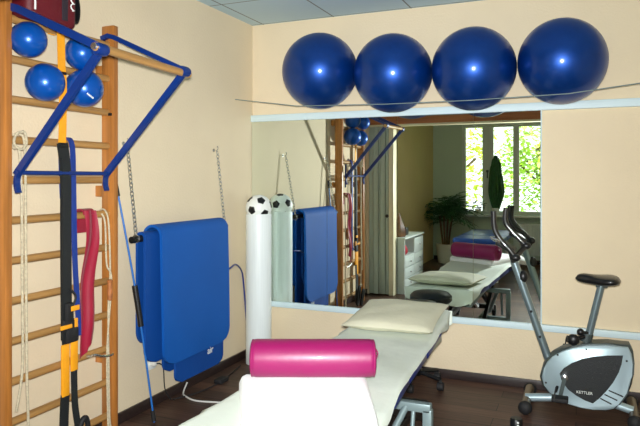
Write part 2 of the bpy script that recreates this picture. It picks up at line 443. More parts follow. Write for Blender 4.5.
# ------------------------------------------------------------------ bag on top of the wall bars
bg = thing('sports_bag', 'maroon nylon bag with white lettering lying on top of the wall bars', 'bag', (0.11, -2.2, 2.135))
b = B(); box(b, (0.02, -2.345, 2.138), (0.20, -2.062, 2.48), 0.035, seg=4)
for v in b.verts:
    v.co.x += 0.008 * math.sin(v.co.z * 21 + v.co.y * 9); v.co.y += 0.006 * math.sin(v.co.z * 17)
for v in b.verts:
    if v.co.x > 0.13 and v.co.z < 2.2: v.co.z -= 0.03
obj('body', b, M['bagred'], bg, angle=70)
b = B(); box(b, (0.17, -2.165, 2.14), (0.2085, -2.13, 2.46), 0.003); obj('side_panel', b, M['bagdark'], bg)
b = B(); tube(b, [(0.209, -2.322, 2.15), (0.209, -2.322, 2.46)], 0.0045, 6); obj('piping', b, M['white'], bg)
b = B()
pts = []
for i in range(60):
    t = i / 59
    pts.append((0.211, -2.105 + 0.012 * math.sin(t * 46), 2.19 + 0.24 * t + 0.006 * math.cos(t * 46)))
tube(b, pts, 0.0035, 6); obj('lettering', b, M['white'], bg)
b = B(); tube(b, smooth_path([(0.15, -2.068, 2.36), (0.155, -2.045, 2.32), (0.155, -2.02, 2.24), (0.155, -2.03, 2.165), (0.15, -2.068, 2.155)], 8), 0, up=(1, 0, 0), flat=(0.004, 0.016)); obj('carry_strap', b, M['black'], bg)
b = B(); box(b, (0.03, -2.368, 2.137), (0.10, -2.347, 2.36), 0.008, seg=3); o = obj('pouch', b, M['rope'], None, (0.11, -2.36, 2.14)); tag(o, 'narrow grey and cream pouch squeezed between near post and maroon bag', 'pouch')

# ------------------------------------------------------------------ suspension trainer and bands on the bars
def strap(bm, pts, w, t=0.0016): tube(bm, pts, 0, up=(1, 0, 0), flat=(w / 2, t))
st = thing('suspension_trainer', 'yellow and black suspension trainer strap hanging on the wall bars', 'strap', (0.12, -2.1, 2.1))
ys = -2.090
b = B(); strap(b, smooth_path([(0.06, ys, 2.10), (0.07, ys, 2.14), (0.10, ys, 2.142), (0.118, ys, 2.11), (0.126, ys, 1.94), (0.134, ys, 1.85), (0.132, ys, 1.66), (0.128, ys, 1.56)], 8), 0.046)
obj('yellow_anchor', b, M['yellow'], st)
b = B(); box(b, (0.120, ys - 0.018, 1.90), (0.140, ys + 0.018, 1.914), 0.003); obj('buckle', b, M['black'], st)
b = B(); box(b, (0.126, ys - 0.026, 1.546), (0.138, ys + 0.026, 1.572), 0.004); obj('buckle', b, M['black'], st)
b = B(); strap(b, smooth_path([(0.130, ys, 1.57), (0.136, ys + .014, 1.42), (0.136, ys + 0.016, 1.1), (0.136, ys + 0.02, 0.62)], 6), 0.064, 0.004)
strap(b, smooth_path([(0.142, ys + 0.004, 1.50), (0.146, ys + 0.006, 1.30), (0.146, ys + 0.006, 0.9), (0.146, ys + 0.006, 0.60)], 6), 0.044, 0.003)
obj('black_strap', b, M['blackweb'], st)
b = B(); box(b, (0.140, ys - 0.02, 0.66), (0.162, ys + 0.055, 0.72), 0.012); box(b, (0.14, ys - 0.005, 0.70), (0.165, ys + 0.045, 0.80), 0.014); box(b, (0.142, ys + 0.0, 0.60), (0.166, ys + 0.075, 0.675), 0.012)
tube(b, smooth_path([(0.15, ys + 0.03, 0.86), (0.16, ys + 0.055, 0.82), (0.155, ys + 0.03, 0.76)], 6), 0.006, 8)
obj('adjuster', b, M['rubber'], st)
b = B(); box(b, (0.144, ys - 0.025, 0.35), (0.156, ys + 0.022, 0.60), 0.004); box(b, (0.148, ys + 0.03, 0.46), (0.160, ys + 0.072, 0.715), 0.004); box(b, (0.16, ys + 0.02, 0.755), (0.168, ys + 0.075, 0.78), 0.003); box(b, (0.155, ys - 0.04, 0.675), (0.166, ys + 0.03, 0.695), 0.004)
obj('yellow_tab', b, M['yellow'], st)
b = B(); strap(b, smooth_path([(0.148, ys, 0.36), (0.15, ys - 0.01, 0.2), (0.16, ys - 0.012, 0.06)], 6), 0.05, 0.004)
strap(b, smooth_path([(0.154, ys + 0.05, 0.47), (0.16, ys + 0.05, 0.3), (0.165, ys + 0.07, 0.15), (0.165, ys + 0.075, 0.05)], 6), 0.034, 0.004)
obj('lower_strap', b, M['blackweb'], st)
b = B()
c = Vector((0.19, ys + 0.07, 0.13)); pts = [c + Vector((0.012 * math.sin(a), 0.032 * math.cos(a), 0.10 * math.sin(a))) for a in [2 * PI * i / 28 for i in range(28)]]
tube(b, pts, 0.013, 10, closed=True); obj('foot_loop', b, M['rubber'], st)
b = B()
c = Vector((0.20, ys - 0.03, 0.10)); pts = [c + Vector((0.012 * math.sin(a), 0.03 * math.cos(a), 0.085 * math.sin(a))) for a in [2 * PI * i / 28 for i in range(28)]]
tube(b, pts, 0.012, 10, closed=True); obj('foot_loop', b, M['rubber'], st)

b = B(); yq = -2.016
strap(b, smooth_path([(0.045, yq + 0.01, 1.30), (0.048, yq, 1.55), (0.085, yq, 1.60), (0.118, yq, 1.56), (0.122, yq + 0.004, 1.40), (0.124, yq + 0.012, 1.0), (0.128, yq + 0.028, 0.74), (0.14, yq + 0.02, 0.62)], 8), 0.029, 0.004)
o = obj('exercise_band', b, M['blueband'], None, (0.1, yq, 0.65)); tag(o, 'long blue exercise band hanging over a rung beside black strap', 'exercise band')
b = B(); yq = -1.905
def band(u, v):
    z = 1.235 - 0.66 * u
    x = 0.118 + 0.012 * math.sin(u * 9) + 0.010 * math.sin(v * PI * 2 + u * 4) + 0.01
    w = 0.082 + 0.012 * math.sin(u * 3.0)
    y = yq + (v - 0.5) * w - 0.022 * u + 0.006 * math.sin(u * 6)
    if v < 0.5: z -= 0.02 * (u > 0.97)
    return (x, y, z - (0.06 * (1 - v) if u > 0.98 else 0)), (1, 0, 0)
slab(b, band, 40, 14, 0.003)
tube(b, smooth_path([(0.062, yq, 1.12), (0.064, yq, 1.22), (0.085, yq, 1.242), (0.112, yq, 1.236), (0.122, yq, 1.215)], 6), 0, up=(0, 1, 0), flat=(0.003, 0.038))
o = obj('exercise_band', b, M['crimson'], None, (0.1, yq, 0.6)); tag(o, 'wide crimson latex exercise band draped over a rung near far post', 'exercise band')

def rope(name, ptsl, r, label, base, extra=None):
    t = thing(name, label, 'rope', base)
    b = B()
    for p in ptsl: tube(b, smooth_path(p, 8), r, 8)
    obj('cord', b, M['rope'], t)
    return t
y1 = -2.325
rp1 = rope('cotton_rope', [[(0.12, y1 + 0.03, 1.20), (0.118, y1 + 0.03, 1.45), (0.11, y1 + 0.03, 1.575), (0.095, y1 + 0.02, 1.60), (0.075, y1 + 0.01, 1.60), (0.062, y1, 1.57), (0.09, y1 - 0.005, 1.535), (0.115, y1, 1.52), (0.118, y1 + 0.01, 1.3), (0.12, y1 + 0.012, 0.9), (0.125, y1 + 0.008, 0.55), (0.12, y1 - 0.02, 0.36)],
                           [(0.12, y1 + 0.03, 1.20), (0.122, y1 + 0.032, 0.8), (0.128, y1 + 0.03, 0.5), (0.125, y1 + 0.04, 0.30), (0.125, y1 + 0.04, 0.19)],
                           [(0.122, y1 + 0.02, 1.61), (0.116, y1 - 0.015, 1.60), (0.118, y1 - 0.03, 1.555), (0.126, y1, 1.53), (0.124, y1 + 0.03, 1.555), (0.118, y1 + 0.03, 1.60), (0.112, y1 + 0.018, 1.615)]],
           0.006, 'off white cotton rope looped over a rung beside the near post', (0.12, y1, 0.2))
b = B(); sphere(b, (0.125, y1 + 0.04, 0.20), 0.013, 12, 8, (1, 1, 1.5)); obj('knot', b, M['rope'], rp1)
y2 = -1.775
rp2 = rope('cotton_rope', [[(0.06, y2 - 0.004, 1.19), (0.075, y2, 1.232), (0.11, y2, 1.225), (0.128, y2 + 0.004, 1.15), (0.134, y2 + 0.008, 0.9), (0.132, y2 - 0.004, 0.7), (0.13, y2 + 0.002, 0.4), (0.135, y2 + 0.004, 0.12), (0.14, y2 + 0.02, 0.05)],
                           [(0.11, y2 - 0.03, 1.215), (0.125, y2 - 0.02, 1.16), (0.128, y2 - 0.012, 0.95), (0.14, y2 + 0.01, 0.86), (0.13, y2 - 0.01, 0.5), (0.135, y2 - 0.012, 0.2), (0.14, y2 - 0.01, 0.04)]],
           0.0048, 'off white rope with wooden handle hanging along the far post', (0.13, y2, 0.05))
b = B(); lathe(b, [(0.007, -0.055), (0.012, -0.05), (0.015, -0.01), (0.012, 0.03), (0.016, 0.05), (0.008, 0.056)], (0.15, y2 - 0.012, 0.812), 14); obj('handle', b, M['beam'], rp2)
b = B(); tube(b, smooth_path([(0.13, -1.905, 0.490), (0.155, -1.90, 0.500), (0.16, -1.86, 0.485), (0.155, -1.80, 0.47), (0.15, -1.765, 0.47)], 8), 0.0065, 8)
tube(b, smooth_path([(0.105, -1.905, 0.488), (0.12, -1.905, 0.490), (0.13, -1.905, 0.490)], 4), 0.0065, 8)
o = obj('snap_hook', b, M['chrome'], None, (0.14, -1.83, 0.47)); tag(o, 'small steel snap hook clipped at lower rung beside the far post', 'hook')

# ------------------------------------------------------------------ flexible training bar
fb = thing('flexible_bar', 'thin blue training rod with black grips leaning on the left wall', 'training rod', (0.16, -1.455, 0))
top = Vector((0.016, -1.590, 1.375)); bot = Vector((0.175, -1.455, 0.0)); dv = bot - top
def fp(t): return top + dv * t + Vector((0.0, 0.0, 0.0)) + Vector((0.012, 0.006, 0)) * math.sin(PI * t)
b = B(); tube(b, [fp(i / 20) for i in range(21)], 0.0058, 10); obj('rod', b, M['rodblue'], fb)
b = B(); tube(b, [fp(0.425 + 0.17 * i / 6) for i in range(7)], 0.0165, 14); obj('grip', b, M['foamgrip'], fb)
b = B(); tube(b, [fp(0.0), fp(0.055)], 0.0105, 12); obj('end_cap', b, M['rubber'], fb)
b = B(); tube(b, [fp(0.95), fp(0.995)], 0.0125, 12); obj('end_cap', b, M['rubber'], fb)

# ------------------------------------------------------------------ mat rack and mats
rk = thing('mat_rack', 'dark rod hung on two steel chains from left wall hooks, carrying blue mats', 'rack', (0.0, -1.05, 1.1))
RX, RZ = 0.112, 1.058
b = B(); tube(b, [(RX, -1.575, RZ - 0.004), (RX, -0.58, RZ + 0.006)], 0.019, 16); obj('rod', b, M['black'], rk)
for yh, yl in ((-1.515, -1.535), (-0.572, -0.60)):
    b = B(); lathe(b, [(0.012, 0), (0.012, 0.006)], (0.001, yh, 1.60), 14, 'x'); tube(b, smooth_path([(0.004, yh, 1.60), (0.03, yh, 1.60), (0.04, yh, 1.612), (0.034, yh, 1.63)], 6), 0.0035, 8); obj('hook', b, M['chrome'], rk)
    A = Vector((0.033, yh, 1.592)); C = Vector((RX, yl, RZ + 0.022)); n = 21
    ax = (C - A).normalized(); s1 = ax.cross(Vector((0, 1, 0))).normalized(); s2 = ax.cross(s1)
    b = B()
    for i in range(n):
        c = A + (C - A) * (i + 0.5) / n; s = s1 if i % 2 else s2
        L = (C - A).length / n * 0.66
        pts = [c + ax * (L * math.sin(a)) + s * (0.010 * math.cos(a)) for a in [2 * PI * k / 12 for k in range(12)]]
        tube(b, pts, 0.0032, 6, closed=True)
    pts = [Vector((RX, yl, RZ)) + Vector((0.0225 * math.cos(a), 0, 0.0225 * math.sin(a))) for a in [2 * PI * k / 20 for k in range(20)]]
    tube(b, pts, 0.003, 6, closed=True)
    obj('chain', b, M['chrome'], rk)

def make_mat(r, ya_, yb_, zb, zf, m, label, wob=0.004, flare=0.0, yo=None, cr=0.09):
    """foam mat draped over the rod: r inner radius, back bottom zb, front bottom zf"""
    th = 0.0165
    Lb = RZ - zb; Lf = RZ - zf; La = PI * (r + th); L = Lb + La + Lf
    def fn(u, v):
        s = u * L
        if s < Lb:
            x, z, nx, nz = RX - r - th, zb + s, -1, 0; d = 0.0
        elif s < Lb + La:
            a = PI - (s - Lb) / (r + th)
            x, z, nx, nz = RX + (r + th) * math.cos(a), RZ + (r + th) * math.sin(a), math.cos(a), math.sin(a); d = 0.0
        else:
            d = s - Lb - La
            x, z, nx, nz = RX + r + th, RZ - d, 1, 0
        e = min(s, L - s)
        ins = 0.0
        if e < cr: ins = cr - math.sqrt(max(0, cr * cr - (cr - e) ** 2))
        y = ya_ + ins + (yb_ - ya_ - 2 * ins) * v
        if yo and s >= Lb + La: y += yo * d
        x += nx * (flare * d * (1 if nx > 0 else 0))
        if nx > 0.5: x += wob * math.sin(v * 5.0 + z * 3) * min(1.0, d * 2)
        return (x, y, z), (nx, 0, nz)
    bm = B(); slab(bm, fn, 90, 18, th)
    o = obj('exercise_mat', bm, m, None, (RX, (ya_ + yb_) / 2, min(zb, zf)), 50)
    return tag(o, label, 'exercise mat', 'blue mats draped over the rod')
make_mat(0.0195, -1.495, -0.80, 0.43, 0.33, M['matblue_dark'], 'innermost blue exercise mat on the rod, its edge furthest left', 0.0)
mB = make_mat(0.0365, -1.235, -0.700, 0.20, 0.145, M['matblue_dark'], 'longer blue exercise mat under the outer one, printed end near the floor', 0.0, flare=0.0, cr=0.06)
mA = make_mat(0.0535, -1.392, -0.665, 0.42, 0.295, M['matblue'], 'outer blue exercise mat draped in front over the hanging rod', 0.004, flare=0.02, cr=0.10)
mt = Matrix.Translation((RX + 0.0535, -0.86, 0.262)) @ Matrix.Rotation(PI / 2, 4, 'Z') @ Matrix.Rotation(PI / 2, 4, 'X')
letters('print', 'air', 0.065, mt, M['white'], mB)

# ------------------------------------------------------------------ tube with soccer ball
TX, TY = 0.168, -0.205
b = B()
prof = [(0.088, 0.0), (0.097, 0.002), (0.0975, 1.128), (0.0925, 1.132), (0.0885, 1.129), (0.0885, 1.10), (0.0935, 1.09), (0.0935, 0.02)]
lathe(b, prof, (TX, TY, 0), 40)
o = obj('storage_tube', b, M['tube'], None, (TX, TY, 0)); tag(o, 'tall white tube standing in the corner with a football on top', 'tube')
b = B()
bmesh.ops.create_icosphere(b, subdivisions=6, radius=0.0995, matrix=Matrix.Translation((TX, TY, 1.1765)))
ico = []
ph = (1 + 5 ** 0.5) / 2
for s1 in (1, -1):
    for s2 in (ph, -ph):
        ico += [Vector((0, s1, s2)), Vector((s1, s2, 0)), Vector((s2, 0, s1))]
rotm = Euler((0.35, 0.25, 0.55)).to_matrix()
ico = [(rotm @ v).normalized() for v in ico]
cc = Vector((TX, TY, 1.1765))
for f in b.faces:
    d = (f.calc_center_median() - cc).normalized()
    v = max(ico, key=lambda q: q.dot(d))
    th = math.acos(min(1, v.dot(d)))
    if th < 0.01: f.material_index = 1; continue
    nb = min((q for q in ico if q is not v), key=lambda q: abs(math.acos(max(-1, min(1, q.dot(v)))) - 1.107))
    t1 = (nb - v * nb.dot(v)).normalized(); t2 = v.cross(t1)
    dd = d - v * d.dot(v)
    ph_ = math.atan2(dd.dot(t2), dd.dot(t1)) % (2 * PI / 5) - PI / 5
    f.material_index = 1 if th < 0.345 * math.cos(PI / 5) / math.cos(ph_) else 0
o = obj('soccer_ball', b, [M['white'], M['black']], None, (TX, TY, 1.08), 180); tag(o, 'white football with black pentagons sitting in the white tube', 'ball')

# ------------------------------------------------------------------ massage table
TN, TFY = -2.66, -0.44          # near and far end (world Y)
ZT = 0.515
def zs(y):
    t = min(1, max(0, (y + 1.15) / 0.73))
    q = min(1, max(0, (-1.25 - y) / 0.75))
    return ZT + 0.038 * t * t * (3 - 2 * t) + 0.032 * q * q * (3 - 2 * q)
def xl(y): return 1.165
def xr(y):
    P_ = [(-2.7, 1.845), (-2.2, 1.795), (-1.95, 1.760), (-1.6, 1.725), (-1.25, 1.700), (-0.66, 1.675), (-0.3, 1.645)]
    for (a, p), (c, q) in zip(P_, P_[1:]):
        if y <= c: return p + (q - p) * max(0, (y - a) / (c - a))
    return P_[-1][1]
mt_ = thing('massage_table', 'low massage table with navy padding and grey steel base, bedded in white', 'massage table', (1.45, -1.45, 0))
def pad_seg(y0, y1):
    b = B()
    vs = []
    x0a, x1a, x0b, x1b = xl(y0) + .03, xr(y0) - .002, xl(y1) + .03, xr(y1) - .002
    z0, z1 = zs(y0) - 0.07, zs(y0) - 0.003; z2, z3 = zs(y1) - 0.07, zs(y1) - 0.003
    co = [(x0a, y0, z0), (x1a, y0, z0), (x1b, y1, z2), (x0b, y1, z2), (x0a, y0, z1), (x1a, y0, z1), (x1b, y1, z3), (x0b, y1, z3)]
    v = [b.verts.new(c) for c in co]
    for f in ((0, 3, 2, 1), (4, 5, 6, 7), (0, 1, 5, 4), (1, 2, 6, 5), (2, 3, 7, 6), (3, 0, 4, 7)): b.faces.new([v[i] for i in f])
    bmesh.ops.bevel(b, geom=list(b.edges), offset=0.018, segments=3, profile=0.5, affect='EDGES')
    return b
for y0, y1 in ((TN, -1.99), (-1.985, -1.62), (-1.615, -1.16), (-1.15, -0.78), (-0.775, TFY)):
    obj('cushion', pad_seg(y0, y1), M['navy'], mt_)
b = B()
for x in (1.29, 1.62):
    box(b, (x - 0.02, TN + 0.10, ZT - 0.115), (x + 0.02, TFY - 0.12, ZT - 0.068), 0.004)
for y in (TN + 0.12, -1.84, -1.155, TFY - 0.15): box(b, (1.27, y - 0.02, ZT - 0.112), (1.64, y + 0.02, ZT - 0.072), 0.004)
obj('top_frame', b, M['steelgrey'], mt_)
b = B()
for x in (1.27, 1.56):
    box(b, (x - 0.02, -2.14, 0.085), (x + 0.02, -0.84, 0.125), 0.004)
for y in (-2.12, -0.86): box(b, (1.22, y - 0.022, 0.085), (1.62, y + 0.022, 0.13), 0.004)
obj('base_frame', b, M['black'], mt_)
for x in (1.30, 1.61):
    b = B(); tube(b, [(x, -1.95, 0.13), (x, -1.25, ZT - 0.115)], 0, up=(1, 0, 0), flat=(0.02, 0.015)); obj('lift_arm', b, M['black'], mt_)
    b = B(); tube(b, [(x + 0.03, -1.10, 0.13), (x + 0.03, -1.75, ZT - 0.115)], 0, up=(1, 0, 0), flat=(0.02, 0.015)); obj('lift_arm', b, M['black'], mt_)
b = B(); tube(b, [(1.46, -1.95, 0.14), (1.46, -1.55, 0.33)], 0.022, 14); tube(b, [(1.46, -1.55, 0.33), (1.46, -1.30, 0.42)], 0.011, 12); obj('piston', b, M['chrome'], mt_)
# side frame that shows beside the table
b = B()
box(b, (1.60, -1.612, 0.345), (1.815, -1.57, 0.385), 0.005); box(b, (1.778, -1.612, 0.125), (1.820, -1.57, 0.36), 0.005)
tube(b, [(1.735, -1.60, 0.35), (1.735, -1.66, 0.13)], 0.010, 10); tube(b, [(1.70, -1.60, 0.36), (1.60, -1.80, 0.12)], 0.016, 10)
box(b, (1.60, -1.612, 0.085), (1.82, -1.57, 0.127), 0.005)
obj('leg_frame', b, M['steelgrey'], mt_)
for x, y in ((1.24, -2.12), (1.60, -2.12), (1.24, -0.84), (1.60, -0.84)):
    b = B(); lathe(b, [(0.02, -0.014), (0.036, -0.014), (0.039, 0.0), (0.036, 0.014), (0.02, 0.014)], (x, y, 0.039), 20, 'x'); w = obj('caster', b, M['rubber'], mt_)
    b = B(); box(b, (x - 0.022, y - 0.016, 0.036), (x + 0.022, y + 0.016, 0.09), 0.004); obj('fork', b, M['gunmetal'], w)

# fitted white sheet
def sheet_fn(u, v):
    y = TN - 0.005 + (TFY + 0.04 - TN) * v
    x0, x1 = xl(y) + 0.0, xr(y) + 0.004
    wL = 0.09 + 0.02 * math.sin(v * 9); wR = 0.004 + 0.003 * math.sin(v * 19) + 0.10 * max(0, 1 - abs(v - 1.0) / 0.20) + 0.05 * max(0, 1 - v / 0.25)
    W = x1 - x0; tot = wL + W + wR; s = u * tot
    rip = 0.0022 * math.sin(7 * v * 3 + u * 6) + 0.0018 * math.sin(31 * v + 9 * u)
    zt = zs(y) + 0.006 + rip
    R_ = 0.02
    if s < wL:
        d = wL - s; x = x0 - 0.012 - 0.05 * d + 0.006 * math.sin(v * 40); z = zt - 0.012 - d; n = (-1, 0, 0.05)
    elif s > wL + W:
        d = s - wL - W; x = x1 + 0.006 - 0.04 * d + min(d * 0.3, 0.006) * math.sin(v * 36); z = zt - 0.012 - d; n = (1, 0, 0.05)
    else:
        x = x0 + s - wL; n = (0, 0, 1); z = zt
        e = min(s - wL, wL + W - s)
        if e < 0.012: z = zt - 0.010 * (1 - e / 0.012)
    return (x, y, z), n
b = B(); slab(b, sheet_fn, 60, 80, 0.003)
# end flap with a scalloped hem
def flap(u, v):
    x = xl(TFY) - 0.012 + (xr(TFY) - xl(TFY) + 0.028) * u
    L_ = 0.075 + 0.06 * math.sin(u * PI) + 0.02 * math.sin(u * 9)
    return (x, TFY + 0.038 + 0.006 * math.sin(u * 20) * v, zs(TFY) + 0.005 - L_ * v), (0, 1, 0)
slab(b, flap, 30, 8, 0.003)
o = obj('bed_sheet', b, M['sheet'], None, (1.45, -1.45, ZT), 60); tag(o, 'ivory white sheet spread over the massage table', 'sheet')

# rolling stool behind the head end
sx, sy = 1.40, -0.225
sto = thing('rolling_stool', 'black round rolling stool between table end and mirror, seen reflected', 'stool', (sx, sy, 0))
b = B(); lathe(b, [(0.02, 0.49), (0.14, 0.49), (0.154, 0.505), (0.153, 0.535), (0.13, 0.558), (0.07, 0.568), (0.01, 0.57)], (sx, sy, 0), 36); obj('seat', b, M['black'], sto)
b = B(); tube(b, [(sx, sy, 0.10), (sx, sy, 0.30)], 0.024, 16); tube(b, [(sx, sy, 0.30), (sx, sy, 0.49)], 0.014, 14); obj('gas_column', b, M['chrome'], sto)
b = B(); lathe(b, [(0.03, 0.07), (0.034, 0.08), (0.034, 0.11), (0.028, 0.12)], (sx, sy, 0), 18)
for k in range(5):
    a = math.radians(-18 + 72 * k); tube(b, [(sx, sy, 0.095), (sx + 0.18 * math.cos(a), sy + 0.18 * math.sin(a), 0.072)], 0.014, 8)
obj('star_base', b, M['black'], sto)
for k in range(5):
    a = math.radians(-18 + 72 * k); cx_, cy_ = sx + 0.18 * math.cos(a), sy + 0.18 * math.sin(a)
    b = B(); lathe(b, [(0.012, -0.02), (0.027, -0.02), (0.029, 0.0), (0.027, 0.02), (0.012, 0.02)], (cx_, cy_, 0.029), 16, 'x'); box(b, (cx_ - 0.008, cy_ - 0.008, 0.03), (cx_ + 0.008, cy_ + 0.008, 0.07)); obj('caster', b, M['rubber'], sto)

# pillow at the mirror end
def pillow(cx_, cy_, zc, lx, ly, h, rotz):
    b = B(); N = 26
    rows = {}
    for side in (1, -1):
        for i in range(N + 1):
            for j in range(N + 1):
                u = i / N * 2 - 1; v = j / N * 2 - 1
                if side == -1 and (i in (0, N) or j in (0, N)):
                    rows[(-1, i, j)] = rows[(1, i, j)]; continue
                k = (max(0, (1 - abs(u) ** 2.6)) * max(0, (1 - abs(v) ** 2.6))) ** 0.42
                pinx = 1 - 0.05 * (1 - v * v) ; piny = 1 - 0.05 * (1 - u * u)
                x = u * lx / 2 * (0.95 + 0.05 * v * v); y = v * ly / 2 * (0.95 + 0.05 * u * u)
                z = side * h / 2 * k * (1 + 0.06 * math.sin(u * 5 + v * 3) + 0.05 * math.sin(v * 7 - u * 4))
                if side == -1: z = max(z, -h * 0.38)
                rows[(side, i, j)] = b.verts.new((x, y, z))
        for i in range(N):
            for j in range(N):
                b.faces.new([rows[(side, i, j)], rows[(side, i + 1, j)], rows[(side, i + 1, j + 1)], rows[(side, i, j + 1)]])
    for v in b.verts: v.co.z += 0.06 * v.co.y
    bmesh.ops.transform(b, verts=b.verts, matrix=Matrix.Translation((cx_, cy_, zc)) @ Matrix.Rotation(rotz, 4, 'Z'))
    return b
b = pillow(1.420, -0.765, ZT + 0.070, 0.52, 0.60, 0.09, 0.05)
o = obj('pillow', b, M['pillow'], None, (1.405, -0.735, ZT + 0.035), 80); tag(o, 'flat cream pillow at the mirror end of the massage table', 'pillow')

# folded towel, and the roll on it
TA = 0.42; TC = Vector((1.502, -2.315, 0))
def towel_fn(u, v):
    dq = max(0, (v - 0.91) / 0.09); xa_ = -0.172 - 0.088 * v + 0.055 * (1 - math.sqrt(max(0, 1 - dq * dq))); lx, ly = xa_ + (0.27 - xa_) * u, (v - 0.5) * 0.66
    e = min(u * 0.54, (1 - u) * 0.54, v * 0.66, (1 - v) * 0.66)
    x = TC.x + lx * math.cos(TA) - ly * math.sin(TA); y = TC.y + lx * math.sin(TA) + ly * math.cos(TA)
    z = zs(y) + 0.047 + 0.002 * math.sin(lx * 30 + ly * 11)
    if e < 0.028: z -= 0.028 - math.sqrt(max(0, 0.028 ** 2 - (0.028 - e) ** 2))
    over = max(0, x - xr(y) + 0.01, y * 0 + (TN - y) - 0.0)
    z -= 0.55 * over
    return (x, y, z), (0, 0, 1)
b = B(); slab(b, towel_fn, 54, 66, 0.036)
o = obj('folded_towel', b, M['towel'], None, (1.5, -2.2, ZT + 0.01), 60); tag(o, 'bright white folded towel under the magenta roll', 'towel')
RC = Vector((1.433, -2.042, ZT + 0.078 + 0.0755)); ang = 0.40; rad = 0.0755; hl = 0.255
t = thing('bolster_roll', 'magenta vinyl bolster roll lying on the folded white towel', 'bolster', RC - Vector((0, 0, rad)))
b = B(); prof = [(0.004, -hl + 0.006), (0.052, -hl + 0.001), (0.065, -hl + 0.003), (0.073, -hl + 0.011), (rad, -hl + 0.026)]
prof = prof + [(r, -h) for r, h in reversed(prof)]
lathe(b, prof, (0, 0, 0), 48, 'x')
bmesh.ops.transform(b, verts=b.verts, matrix=Matrix.Translation(RC) @ Matrix.Rotation(ang, 4, 'Z'))
obj('cover', b, M['magenta'], t, angle=60)
for s in (-1, 1):
    b = B()
    pts = [Vector((s * (hl - 0.009), 0.0712 * math.cos(a), 0.0712 * math.sin(a))) for a in [2 * PI * k / 40 for k in range(40)]]
    tube(b, pts, 0.0035, 8, closed=True)
    bmesh.ops.transform(b, verts=b.verts, matrix=Matrix.Translation(RC) @ Matrix.Rotation(ang, 4, 'Z'))
    obj('piping', b, M['magenta'], t)
b = B(); tube(b, smooth_path([(hl + 0.0, 0.01, 0.035), (hl + 0.008, -0.004, 0.022), (hl + 0.006, 0.006, 0.01), (hl + 0.002, -0.006, 0.0)], 5), 0.003, 6)
bmesh.ops.transform(b, verts=b.verts, matrix=Matrix.Translation(RC) @ Matrix.Rotation(ang, 4, 'Z'))
obj('zip_tail', b, M['magenta'], t)

# ------------------------------------------------------------------ exercise bike
bk = thing('exercise_bike', 'silver and black exercise bike with upright handles beside mirror', 'exercise bike', (2.4, -0.38, 0))
outl = [(2.205, 0.232), (2.219, 0.287), (2.236, 0.328), (2.269, 0.367), (2.322, 0.405), (2.384, 0.43), (2.453, 0.45), (2.569, 0.464), (2.676, 0.466), (2.694, 0.428), (2.699, 0.369), (2.696, 0.305), (2.686, 0.247), (2.669, 0.2), (2.646, 0.159), (2.625, 0.126), (2.602, 0.097), (2.558, 0.082), (2.49, 0.078), (2.421, 0.082), (2.357, 0.093), (2.297, 0.114), (2.252, 0.143), (2.219, 0.183)]
innl = [(2.311, 0.269), (2.335, 0.304), (2.378, 0.338), (2.432, 0.367), (2.49, 0.387), (2.569, 0.403), (2.646, 0.412), (2.638, 0.36), (2.624, 0.313), (2.595, 0.252), (2.558, 0.196), (2.522, 0.151), (2.49, 0.118), (2.448, 0.129), (2.4, 0.152), (2.357, 0.181), (2.324, 0.223)]
outl = [(2.45 + (x - 2.45) * 1.025, 0.258 + (z - 0.272) * 1.02) for x, z in outl]
innl = [(x, z - 0.014) for x, z in innl]
def shrink(poly, k, kz=None):
    cx_ = sum(p[0] for p in poly) / len(poly); cz = sum(p[1] for p in poly) / len(poly)
    return [(cx_ + (p[0] - cx_) * k, cz + (p[1] - cz) * (kz or k)) for p in poly]
b = B(); prism(b, outl, -0.435, -0.325, 0.016, 3); obj('body_shell', b, M['gunmetal'], bk)
for ys_, in ((-1,), (1,)):
    yo = -0.435 if ys_ < 0 else -0.325
    b = B(); prism(b, shrink(outl, 0.955, 0.955), min(yo, yo + ys_ * 0.014), max(yo, yo + ys_ * 0.014), 0.006, 2)
    old = set(b.faces); yi = yo + ys_ * 0.014
    for i in range(3):
        z0 = 0.190 - 0.0255 * i; x0 = 2.572 - 0.022 * i
        tube(b, [(x0, yi + ys_ * 0.0005, z0), (x0 + 0.075 - 0.008 * i, yi + ys_ * 0.0005, z0 - 0.026)], 0, up=(0, 1, 0), flat=(0.0035, 0.002))
    for (x, z) in ((2.30, 0.362), (2.455, 0.410), (2.665, 0.368), (2.235, 0.19)): lathe(b, [(0.006, -0.001), (0.006, 0.001)], (x, yi, z), 10, 'y')
    for f in b.faces: f.material_index = 0 if f in old else 1
    sp = obj('side_cover', b, [M['silver'], M['black']], bk)
    yi = yo + ys_ * 0.014
    b = B(); prism(b, innl, min(yi, yi + ys_ * 0.005), max(yi, yi + ys_ * 0.005), 0.002, 1)
    old = set(b.faces)
    for r_ in range(4):
        for c_ in range(4 - (r_ > 2)):
            lathe(b, [(0.0075, -0.0006), (0.0075, 0.0006)], (2.525 + 0.030 * c_ - 0.012 * r_, yi + ys_ * 0.0052, 0.341 - 0.032 * r_), 8, 'y')
    for f in b.faces: f.material_index = 0 if f in old else 1
    obj('dark_inlay', b, [M['darkpanel'], M['black']], sp)
    rotf = Matrix.Rotation(PI / 2, 4, 'X') if ys_ < 0 else Matrix.Rotation(PI, 4, 'Z') @ Matrix.Rotation(PI / 2, 4, 'X')
    letters('logo', 'KETTLER', 0.022, Matrix.Translation((2.445, yi + ys_ * 0.0056, 0.160)) @ rotf, M['white'], sp)
def bt(name, pts, r, m, parent=bk, n=14, sm=True):
    b = B(); tube(b, smooth_path(pts, 6) if sm and len(pts) > 2 else pts, r, n); return obj(name, b, m, parent)
bt('front_post', [(2.250, -0.38, 0.30), (2.047, -0.38, 0.89)], 0.024, M['postgrey'])
